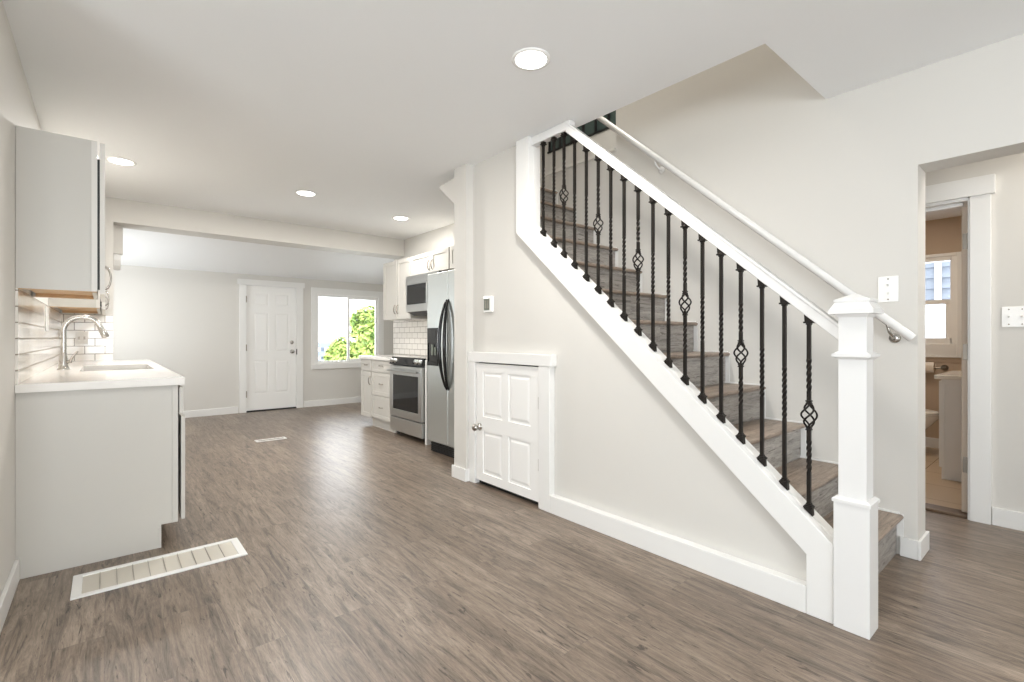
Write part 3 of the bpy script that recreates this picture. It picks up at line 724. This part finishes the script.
lv = MB().tube([(fx + 0.018, fy - 0.012, fz + 0.05), (fx + 0.038, fy - 0.028, fz + 0.055)], 0.012, 12); lv.tube([(fx + 0.034, fy - 0.025, fz + 0.05), (fx + 0.046, fy - 0.034, fz + 0.085), (fx + 0.075, fy - 0.055, fz + 0.125)], [0.009, 0.007, 0.005], 10)
build('lever', lv, M['nickel'], fo)

# left upper cabinets
def upper_left(y0, y1, label, doors, z0=1.388, z1=2.160):
    o = thing('upper_cabinet', label, 'cabinet', (-0.17, (y0 + y1) / 2, z0))
    b = MB(); b.box(XL + 0.001, -0.032, y0, y0 + 0.018, z0, z1); b.box(XL + 0.001, -0.032, y1 - 0.018, y1, z0, z1)
    b.box(XL + 0.001, -0.032, y0 + 0.018, y1 - 0.018, z0 + 0.03, z1)
    b.box(-0.052, -0.032, y0 + 0.018, y1 - 0.018, z0, z0 + 0.03)
    build('body', b, M['cab'], o, 0.001)
    build('face_frame', B(-0.053, -0.030, y0 - 0.003, y0 - 0.0002, z0, z1 - 0.004), M['cabedge'], o)
    build('gap_shade_strip', B(-0.0315, -0.0205, y0 + 0.003, y0 + 0.012, z0 + 0.01, z1 - 0.09), M['blackm'], o)  # black strip set in the door gap to paint the shade inside it
    u = MB(); u.box(XL + 0.02, -0.053, y0 + 0.019, y1 - 0.019, z0 + 0.020, z0 + 0.029); u.box(XL + 0.02, -0.053, y0 + 0.019, y0 + 0.05, z0 - 0.0, z0 + 0.02)
    u.box(XL + 0.02, -0.053, y1 - 0.06, y1 - 0.019, z0 - 0.0, z0 + 0.02); u.box(XL + 0.003, -0.033, y0, y0 + 0.018, z0 - 0.004, z0 - 0.0002)
    build('underside', u, M['under'], o)
    n = doors; w_ = (y1 - y0) / n
    for i in range(n):
        a, c_ = y0 + i * w_ + 0.002, y0 + (i + 1) * w_ - 0.002
        d = build('cabinet_door', shaker(MB(), 0.0, -1, a, c_, z0 - 0.012, z1 - 0.003, 0.055, 0.020), M['cabedge'], o, 0.0015)
        hy = c_ - 0.03 if i % 2 == 0 else a + 0.03
        build('pull', pull(MB(), (0.0, hy, z0 + 0.04), (0.0, hy, z0 + 0.17), (0.026, 0, 0), 0.0045), M['nickel'], d)
    return o
upper_left(3.272, 3.95, 'grey upper cabinet hung nearest the camera, its end panel and wooden underside showing', 2)
upper_left(5.02, 6.235, 'upper cabinet beyond the faucet, only its white end edge showing under the nearer one', 3)
struct('trim_13', B(XL + 0.0005, XL + 0.010, 3.265, 6.249, 0.931, 1.386), M['tileYZ'])
struct('trim_14', B(XL + 0.0105, 0.060, 6.240, 6.2495, 0.931, 1.386), M['tileXZ'])
ol = thing('outlet', 'white outlet plate on the tiled wall left of the faucet, under the upper cabinets', 'outlet', (XL + 0.01, 4.7, 1.28))
build('cover_plate', B(XL + 0.0105, XL + 0.016, 4.62, 4.80, 1.20, 1.37), M['plastic'], ol, 0.002)
build('socket', MB().box(XL + 0.016, XL + 0.018, 4.69, 4.73, 1.24, 1.275).box(XL + 0.016, XL + 0.018, 4.69, 4.73, 1.295, 1.33), M['cabedge'], ol)
ol = thing('outlet', 'outlet on the tiled return wall, seen inside the faucet arch', 'outlet', (-0.17, 6.24, 1.15))
build('cover_plate', B(-0.215, -0.125, 6.235, 6.2398, 1.09, 1.21), M['cabedge'], ol, 0.002)
build('socket', MB().box(-0.20, -0.185, 6.2335, 6.235, 1.135, 1.165).box(-0.158, -0.143, 6.2335, 6.235, 1.135, 1.165), M['hinge'], ol)

# ================================================================== RIGHT KITCHEN RUN
def bx_thing_pull_y(parent, x, y, z, ln=0.11):
    build('pull', pull(MB(), (x, y - ln / 2, z), (x, y + ln / 2, z), (-0.026, 0, 0), 0.0055), M['hinge'], parent)
def bx_thing_pull_z(parent, x, y, z, ln=0.11):
    build('pull', pull(MB(), (x, y, z - ln / 2), (x, y, z + ln / 2), (-0.026, 0, 0), 0.0055), M['hinge'], parent)
o = thing('base_cabinet', 'narrow grey base cabinet, one drawer over a door, nearest the window', 'cabinet', (2.95, 6.1, 0))
build('body', MB().box(2.650, 3.2585, 5.935, 6.27, 0.115, 0.872).box(2.72, 3.2585, 5.935, 6.04, 0, 0.115), M['cab'], o, 0.001)
d = build('drawer_front', shaker(MB(), 2.630, 1, 5.94, 6.265, 0.725, 0.868), M['cab'], o, 0.0015); bx_thing_pull_y(d, 2.630, 6.10, 0.797, 0.09)
d = build('cabinet_door', shaker(MB(), 2.630, 1, 5.94, 6.265, 0.120, 0.712), M['cab'], o, 0.0015); bx_thing_pull_z(d, 2.630, 5.975, 0.60)
o = thing('base_cabinet', 'grey base cabinet of three drawers beside the stove', 'cabinet', (2.95, 5.65, 0))
build('body', MB().box(2.650, 3.2585, 5.372, 5.932, 0.115, 0.872).box(2.712, 3.2585, 5.372, 5.932, 0, 0.115), M['cab'], o, 0.001)
for z0, z1 in ((0.725, 0.868), (0.430, 0.712), (0.135, 0.418)):
    d = build('drawer_front', shaker(MB(), 2.630, 1, 5.378, 5.928, z0, z1, 0.045), M['cab'], o, 0.0015); bx_thing_pull_y(d, 2.630, 5.652, (z0 + z1) / 2 + 0.005, 0.10)
build('toe_kick', B(2.690, 2.7118, 5.374, 6.04, 0.0, 0.105), M['cab'], o, 0.001)
tag(build('countertop', B(2.606, 3.258, 5.372, 6.30, 0.875, 0.913), M['counter'], None, 0.003), 'short white countertop over the drawers between stove and window', 'countertop')

# slide-in range
rg_ = thing('range', 'stainless steel electric range with black oven glass between drawers and fridge', 'stove', (2.92, 4.98, 0))
ry0, ry1 = 4.604, 5.366
build('body', MB().box(2.655, 3.255, ry0, ry1, 0.045, 0.900), M['blackm'], rg_, 0.002)
build('cooktop', B(2.64, 3.257, ry0, ry1, 0.902, 0.917), M['black'], rg_, 0.002)
build('side_panel', MB().box(2.65, 2.72, ry0 - 0.0015, ry0 - 0.0002, 0.06, 0.9), M['steel'], rg_)
cpn = MB().prism([(2.600, 0.842), (2.66, 0.842), (2.66, 0.928), (2.640, 0.928)], 'Y', ry0, ry1)
pc = build('control_panel', cpn, M['black'], rg_, 0.002)
nrm = Vector((-0.086, 0, 0.040)).normalized()
def on_panel(y, t, off=0.0):
    p = Vector((2.600, y, 0.842)).lerp(Vector((2.640, y, 0.928)), t) + nrm * off; return p
dp = MB(); a0 = [on_panel(5.17, 0.18, 0.0005), on_panel(4.80, 0.18, 0.0005), on_panel(4.80, 0.85, 0.0005), on_panel(5.17, 0.85, 0.0005)]
a1 = [p + nrm * 0.003 for p in a0]; dp.add(a0 + a1, [(0, 1, 2, 3), (4, 5, 6, 7), (0, 1, 5, 4), (1, 2, 6, 5), (2, 3, 7, 6), (3, 0, 4, 7)])
build('display', dp, M['black'], pc)
for yk in (5.315, 5.235, 4.735, 4.655):
    p = on_panel(yk, 0.5, 0.0005); build('knob', MB().tube([p, p + nrm * 0.006, p + nrm * 0.008, p + nrm * 0.030, p + nrm * 0.033], [0.030, 0.030, 0.023, 0.021, 0.017], 18), M['steel'], pc)
od = MB(); x = 2.606; y0, y1, z0, z1 = ry0 + 0.004, ry1 - 0.004, 0.235, 0.828
od.box(x, 2.650, y0, y0 + 0.075, z0, z1); od.box(x, 2.650, y1 - 0.075, y1, z0, z1); od.box(x, 2.650, y0 + 0.075, y1 - 0.075, z0, z0 + 0.085); od.box(x, 2.650, y0 + 0.075, y1 - 0.075, z1 - 0.105, z1)
dd = build('oven_door', od, M['steel'], rg_, 0.003)
build('oven_glass', B(x + 0.004, 2.64, y0 + 0.076, y1 - 0.076, z0 + 0.086, z1 - 0.106), M['glassdark'], dd)
hb = MB().tube([(2.562, y0 + 0.02, 0.775), (2.562, y1 - 0.02, 0.775)], 0.012, 12); hb.box(2.562, 2.606, y0 + 0.035, y0 + 0.06, 0.766, 0.784); hb.box(2.562, 2.606, y1 - 0.06, y1 - 0.035, 0.766, 0.784)
build('handle', hb, M['steel'], dd)
build('storage_drawer', B(2.612, 2.650, y0, y1, 0.062, 0.222), M['steel'], rg_, 0.004)
for yy in (ry0 + 0.05, ry1 - 0.05): build('foot', MB().lathe((2.70, yy, 0), [(0.018, 0), (0.018, 0.03), (0.010, 0.045)], 12), M['blackm'], rg_)
tag(build('filler_panel', B(2.64, 3.257, 4.555, 4.590, 0.0, 0.912), M['trim'], None, 0.002), 'thin white panel standing between the range and the fridge', 'panel')

# side-by-side fridge
fg = thing('refrigerator', 'tall stainless side-by-side refrigerator with black bow handles and ice dispenser', 'refrigerator', (2.88, 3.87, 0))
fy0, fy1, fs = 3.432, 4.306, 3.920
build('cabinet', B(2.572, 3.225, fy0, fy1, 0.02, 1.765), mat('fridge_side', srgb(120, 120, 118), 0.45), fg, 0.004)
build('top_hinge_cover', B(2.56, 2.72, fy1 - 0.10, fy1 - 0.02, 1.766, 1.80), M['blackm'], fg, 0.003)
fd = build('freezer_door', B(2.500, 2.566, fs + 0.003, fy1, 0.115, 1.795), M['fridge'], fg, 0.010, seg=3)
fe = build('fridge_door', B(2.500, 2.566, fy0, fs - 0.003, 0.115, 1.795), M['fridge'], fg, 0.010, seg=3)
ds_ = MB(); y0, y1, z0, z1 = 4.085, 4.285, 0.875, 1.250
ds_.box(2.490, 2.4995, y0, y0 + 0.014, z0, z1); ds_.box(2.490, 2.4995, y1 - 0.014, y1, z0, z1); ds_.box(2.490, 2.4995, y0 + 0.014, y1 - 0.014, z0, z0 + 0.035); ds_.box(2.490, 2.4995, y0 + 0.014, y1 - 0.014, 1.10, z1)
ds_.box(2.497, 2.4995, y0 + 0.014, y1 - 0.014, z0 + 0.035, 1.10)
dso = build('dispenser', ds_, M['black'], fd, 0.0015)
build('button_panel', MB().box(2.488, 2.4899, y0 + 0.03, y1 - 0.03, 1.16, 1.225), M['glassdark'], fd)
build('paddle', MB().box(2.485, 2.497, 4.17, 4.20, 0.98, 1.085).box(2.487, 2.497, 4.12, 4.145, 0.98, 1.06), M['screen'], fd)
for s_, par in ((1, fd), (-1, fe)):
    hp = []
    for i in range(25):
        t = i / 24; z = 0.655 + (1.515 - 0.655) * t; sn = math.sin(PI * t)
        hp.append((2.500 - 0.070 * sn ** 0.6 + 0.004, fs + s_ * (0.016 + 0.030 * sn), z))
    build('handle', MB().tube(hp, [0.010 + 0.008 * math.sin(PI * i / 24) for i in range(25)], 14), M['black'], par)
gr = MB(); gr.box(2.545, 2.60, fy0 + 0.01, fy1 - 0.01, 0.004, 0.100)
for k in range(5): gr.box(2.535, 2.545, fy0 + 0.02, fy1 - 0.02, 0.012 + k * 0.018, 0.022 + k * 0.018)
build('base_grille', gr, M['blackm'], fg)

# right upper cabinets (front face X = 2.93)
UX = 2.93
def upper_right(y0, y1, z0, label, doors, hs_=None, z1=2.172, hz=None):
    o = thing('upper_cabinet', label, 'cabinet', (3.1, (y0 + y1) / 2, z0))
    build('body', B(UX + 0.021, 3.2585, y0, y1, z0, z1), M['cab'], o, 0.001)
    n = len(doors)
    for (a, c_, hy) in doors:
        d = build('cabinet_door', shaker(MB(), UX, 1, a, c_, z0 + 0.002, z1 - 0.004, 0.05), M['cab'], o, 0.0015)
        if hy: bx_thing_pull_z(d, UX, hy, (hz or z0 + 0.13), 0.115)
    return o
upper_right(5.455, 6.232, 1.395, 'pair of tall grey upper cabinet doors at the window end of the right run', [(5.838, 6.229, 5.865), (5.458, 5.826, 5.79)])
upper_right(4.572, 5.452, 1.918, 'short two-door upper cabinet above the microwave', [(4.955, 5.449, 4.995), (4.575, 4.951, 4.915)], hz=2.01)
upper_right(3.44, 4.555, 1.918, 'upper cabinet over the fridge, cut off by the white wall end', [(4.0, 4.552, 4.03), (3.443, 3.997, 3.97)], hz=2.01)
mw = thing('microwave', 'stainless over-the-range microwave with black window under the upper cabinets', 'microwave', (3.05, 5.07, 1.46))
my0, my1 = 4.690, 5.448
build('body', MB().prism([(2.88, 1.47), (2.98, 1.43), (3.257, 1.43), (3.257, 1.912), (2.88, 1.912)], 'Y', my0, my1), M['blackm'], mw, 0.002)
md = MB(); md.box(2.862, 2.879, my0, my1, 1.80, 1.91); md.box(2.862, 2.879, my0, my1, 1.47, 1.56); md.box(2.862, 2.879, my1 - 0.035, my1, 1.56, 1.80)
build('door_frame', md, M['steel'], mw, 0.002)
build('door_glass', B(2.858, 2.8785, my0 + 0.001, my1 - 0.036, 1.562, 1.798), M['glassdark'], mw, 0.004)
build('handle', MB().tube([(2.835, my0 + 0.2, 1.55), (2.835, my0 + 0.2, 1.82)], 0.010, 12).box(2.835, 2.861, my0 + 0.193, my0 + 0.207, 1.56, 1.58).box(2.835, 2.861, my0 + 0.193, my0 + 0.207, 1.80, 1.815), M['steel'], mw)
struct('trim_15', B(3.2485, 3.2595, 4.30, 6.569, 0.914, 1.394), M['tileYZ'])

# ================================================================== BATHROOM
XB = 6.6
wbm = MB()
BWY0, BWY1, BWZ0, BWZ1 = 0.875, 1.45, 1.13, 1.965
wbm.box(XB, XB + 0.12, -0.5, BWY0, 0, 2.4); wbm.box(XB, XB + 0.12, BWY0, BWY1, 0, BWZ0); wbm.box(XB, XB + 0.12, BWY0, BWY1, BWZ1, 2.4); wbm.box(XB, XB + 0.12, BWY1, 1.9, 0, 2.4)
wbm.box(4.31, XB, 1.78, 1.9, 0, 2.4); wbm.box(4.31, XB, -0.5, -0.38, 0, 2.4)
struct('wall_bathroom', wbm, M['bathwall'])
w2 = sgroup('window_2', (XB, 1.16, 0.95))
ca = MB(); ca.box(XB - 0.02, XB - 0.0005, 0.66, 0.835, 0.965, 2.02); ca.box(XB - 0.02, XB - 0.0005, 1.49, 1.62, 0.965, 2.02); ca.box(XB - 0.02, XB - 0.0005, 0.835, 1.49, 1.985, 2.02); ca.box(XB - 0.02, XB - 0.0005, 0.835, 1.49, 0.965, 1.09)
ca.box(XB - 0.035, XB - 0.0205, 0.64, 1.64, 0.950, 0.965)
build('casing', ca, M['trim'], w2, 0.004)
fr = MB(); fr.box(XB - 0.005, XB + 0.09, 0.835, BWY0 + 0.012, 1.09, 1.985); fr.box(XB - 0.005, XB + 0.09, BWY1 - 0.012, 1.49, 1.09, 1.985)
fr.box(XB - 0.005, XB + 0.09, BWY0, BWY1, 1.09, BWZ0 + 0.02); fr.box(XB - 0.005, XB + 0.09, BWY0, BWY1, BWZ1 - 0.02, 1.985); fr.box(XB - 0.003, XB + 0.04, BWY0, BWY1, 1.50, 1.545)
fr.box(XB - 0.001, XB + 0.03, BWY0 + 0.012, BWY0 + 0.05, BWZ0, 1.50)
build('frame', fr, M['plastic'], w2, 0.002)
build('pane', B(XB + 0.05, XB + 0.053, BWY0 + 0.01, BWY1 - 0.01, 1.545, BWZ1), M['glass'], w2)
build('pane', B(XB + 0.02, XB + 0.024, BWY0 + 0.03, BWY1 - 0.01, BWZ0, 1.50), M['frostpane'], w2)
struct('trim_16', B(XB - 0.012, XB - 0.0005, -0.38, 1.78, 0.905, 0.93), M['bathwall'])
struct('baseboard_bathroom', B(XB - 0.014, XB - 0.0005, -0.38, 1.78, 0.006, 0.11), M['trim'], 0.002)
va = thing('vanity', 'white bathroom vanity cabinet seen through the open doorway', 'vanity', (5.5, 0.4, 0))
vb = MB(); vb.box(5.20, 5.95, 0.10, 0.752, 0.006, 0.815)
build('body', vb, M['trim'], va, 0.002)
build('side_rail', MB().box(5.192, 5.1998, 0.10, 0.752, 0.775, 0.815).box(5.192, 5.1998, 0.735, 0.752, 0.006, 0.775), M['trim'], va, 0.001)
for a, b in ((5.21, 5.573), (5.577, 5.94)): build('cabinet_door', B(a, b, 0.7525, 0.770, 0.10, 0.80), M['trim'], va, 0.002)
build('vanity_top', MB().box(5.17, 5.98, 0.05, 0.795, 0.8155, 0.850), M['porcelain'], va, 0.006)
build('basin', MB().lathe((5.57, 0.42, 0.851), [(0.22, 0), (0.215, 0.012), (0.19, 0.012), (0.15, 0.002), (0.0, 0.0005)], 28), M['porcelain'], va)
to = thing('toilet', 'white toilet beyond the vanity, only its seat and bowl edge showing', 'toilet', (6.2, 1.2, 0))
tx = 6.17
def oval(z, rx, ry, cy, n=28): return [(tx + rx * math.cos(2 * PI * k / n), cy + ry * math.sin(2 * PI * k / n), z) for k in range(n)]
build('bowl', MB().ring([oval(0.006, 0.12, 0.24, 1.28), oval(0.06, 0.11, 0.23, 1.28), oval(0.20, 0.105, 0.21, 1.27), oval(0.30, 0.155, 0.235, 1.20), oval(0.37, 0.185, 0.25, 1.16), oval(0.395, 0.188, 0.252, 1.16)]), M['porcelain'], to)
build('seat', MB().ring([oval(0.397, 0.19, 0.255, 1.16), oval(0.415, 0.192, 0.257, 1.16)]), M['porcelain'], to)
build('lid', MB().ring([oval(0.417, 0.188, 0.253, 1.16), oval(0.432, 0.186, 0.25, 1.16), oval(0.437, 0.16, 0.22, 1.16)]), M['porcelain'], to)
build('tank', B(5.96, 6.38, 1.50, 1.76, 0.40, 0.76), M['porcelain'], to, 0.02)
build('tank_lid', B(5.945, 6.395, 1.485, 1.77, 0.761, 0.795), M['porcelain'], to, 0.01)
tp = thing('toilet_paper_holder', 'metal toilet paper holder on the bathroom back wall above the toilet', 'toilet paper holder', (XB, 0.93, 0.84))
hp = MB().lathe((XB - 0.001, 0.93, 0.845), [(0.03, 0), (0.03, -0.008), (0.012, -0.014), (0.012, -0.06), (0.018, -0.066), (0.018, -0.085), (0.0, -0.088)], 16, 'X'); hp.tube([(XB - 0.07, 0.93, 0.845), (XB - 0.07, 1.12, 0.845)], 0.009, 10)
build('arm', hp, M['hinge'], tp)
tag(build('toilet_paper', MB().lathe((XB - 0.07, 1.0, 0.845), [(0.055, 0), (0.055, 0.10), (0.0115, 0.10), (0.0115, 0.0)], 24, 'Y'), M['paper']), 'white toilet paper roll on the metal holder in the bathroom', 'toilet paper')

# ================================================================== OUTDOORS
struct('floor_outdoors', B(-12, 20, 8.6, 40, -0.5, -0.35), M['ground'])
def bush(name, label, c, rx, ry, rz, n, trunk=True):
    o = thing(name, label, 'bush', (c[0], c[1], -0.35)); m_ = MB(); rnd = random.Random(n)
    lumps = [(Vector((c[0] + rnd.uniform(-.6, .6) * rx, c[1] + rnd.uniform(-.6, .6) * ry, c[2] + rnd.uniform(-.6, .7) * rz)), rnd.uniform(.3, .48)) for _ in range(16)] + [(Vector(c), .8)]
    for i in range(n):
        cc, s_ = lumps[i % len(lumps)]
        d = Vector((rnd.gauss(0, 1), rnd.gauss(0, 1), rnd.gauss(0, 1))).normalized(); q = rnd.uniform(0.7, 1.05) * s_
        p = cc + Vector((d.x * rx, d.y * ry, d.z * rz)) * q
        if p.z < -0.3: continue
        nrm_ = (d + Vector((rnd.uniform(-.6, .6), rnd.uniform(-.6, .6), rnd.uniform(-.2, .9)))).normalized()
        a = nrm_.orthogonal().normalized(); a.rotate(Matrix.Rotation(rnd.uniform(0, 6.28), 3, nrm_)); b = nrm_.cross(a); L_ = rnd.uniform(.07, .12)
        m_.add([p - a * L_, p + b * L_ * .45 + nrm_ * .01, p + a * L_, p - b * L_ * .45 + nrm_ * .01], [(0, 1, 2, 3)])
    fo_ = build('foliage', m_, M['leaf'], o)
    tk = MB()
    for k in range(4):
        a = k * 1.6; tk.tube([(c[0] + .05 * math.cos(a), c[1] + .05 * math.sin(a), -0.35), (c[0] + .2 * rx * math.cos(a), c[1] + .2 * ry * math.sin(a), c[2] - .3 * rz), (c[0] + .5 * rx * math.cos(a), c[1] + .5 * ry * math.sin(a), c[2] + .3 * rz)], [.05, .035, .012], 8)
    build('stem', tk, M['bark'], o)
bush('garden_bush', 'large bright green bush outside the right pane of the kitchen window', (5.55, 11.1, 0.60), 1.35, 0.8, 1.40, 15000)
bush('garden_bush', 'low pale green shrub outside at the right edge of the left window pane', (5.05, 13.2, 0.35), 0.6, 0.45, 0.75, 3500)
# pale blue-grey low boarded wall across the yard
fe_ = thing('boundary_fence', 'pale blue-grey low boarded fence outside, behind the left window pane', 'fence', (4.0, 16.0, -0.35))
fm = MB()
for k, (za, zb2) in enumerate(((-0.33, 0.2), (0.30, 0.46), (0.54, 0.72), (0.84, 1.00))): fm.box(2.0, 8.5, 16.0 - 0.03 * k, 16.05 - 0.03 * k, za, zb2)
build('boards', fm, M['siding'], fe_)
for x in (2.2, 3.8, 5.4, 7.0, 8.4): build('post', B(x, x + 0.1, 16.06, 16.16, -0.35, 1.0), M['siding'], fe_)
# neighbour's sided wall outside the bathroom window
ho = thing('neighbour_house', 'pale blue-grey lap-sided house wall outside the bathroom window', 'house', (9.5, 1.6, -0.35))
hm = MB()
for k in range(24): z = -0.35 + k * 0.16; hm.prism([(9.50, z), (9.60, z), (9.60, z + 0.16), (9.525, z + 0.16)], 'Y', -3, 7)
build('siding', hm, M['siding'], ho)
build('corner_board', B(9.47, 9.499, 1.37, 1.45, -0.35, 3.49), M['trim'], ho)
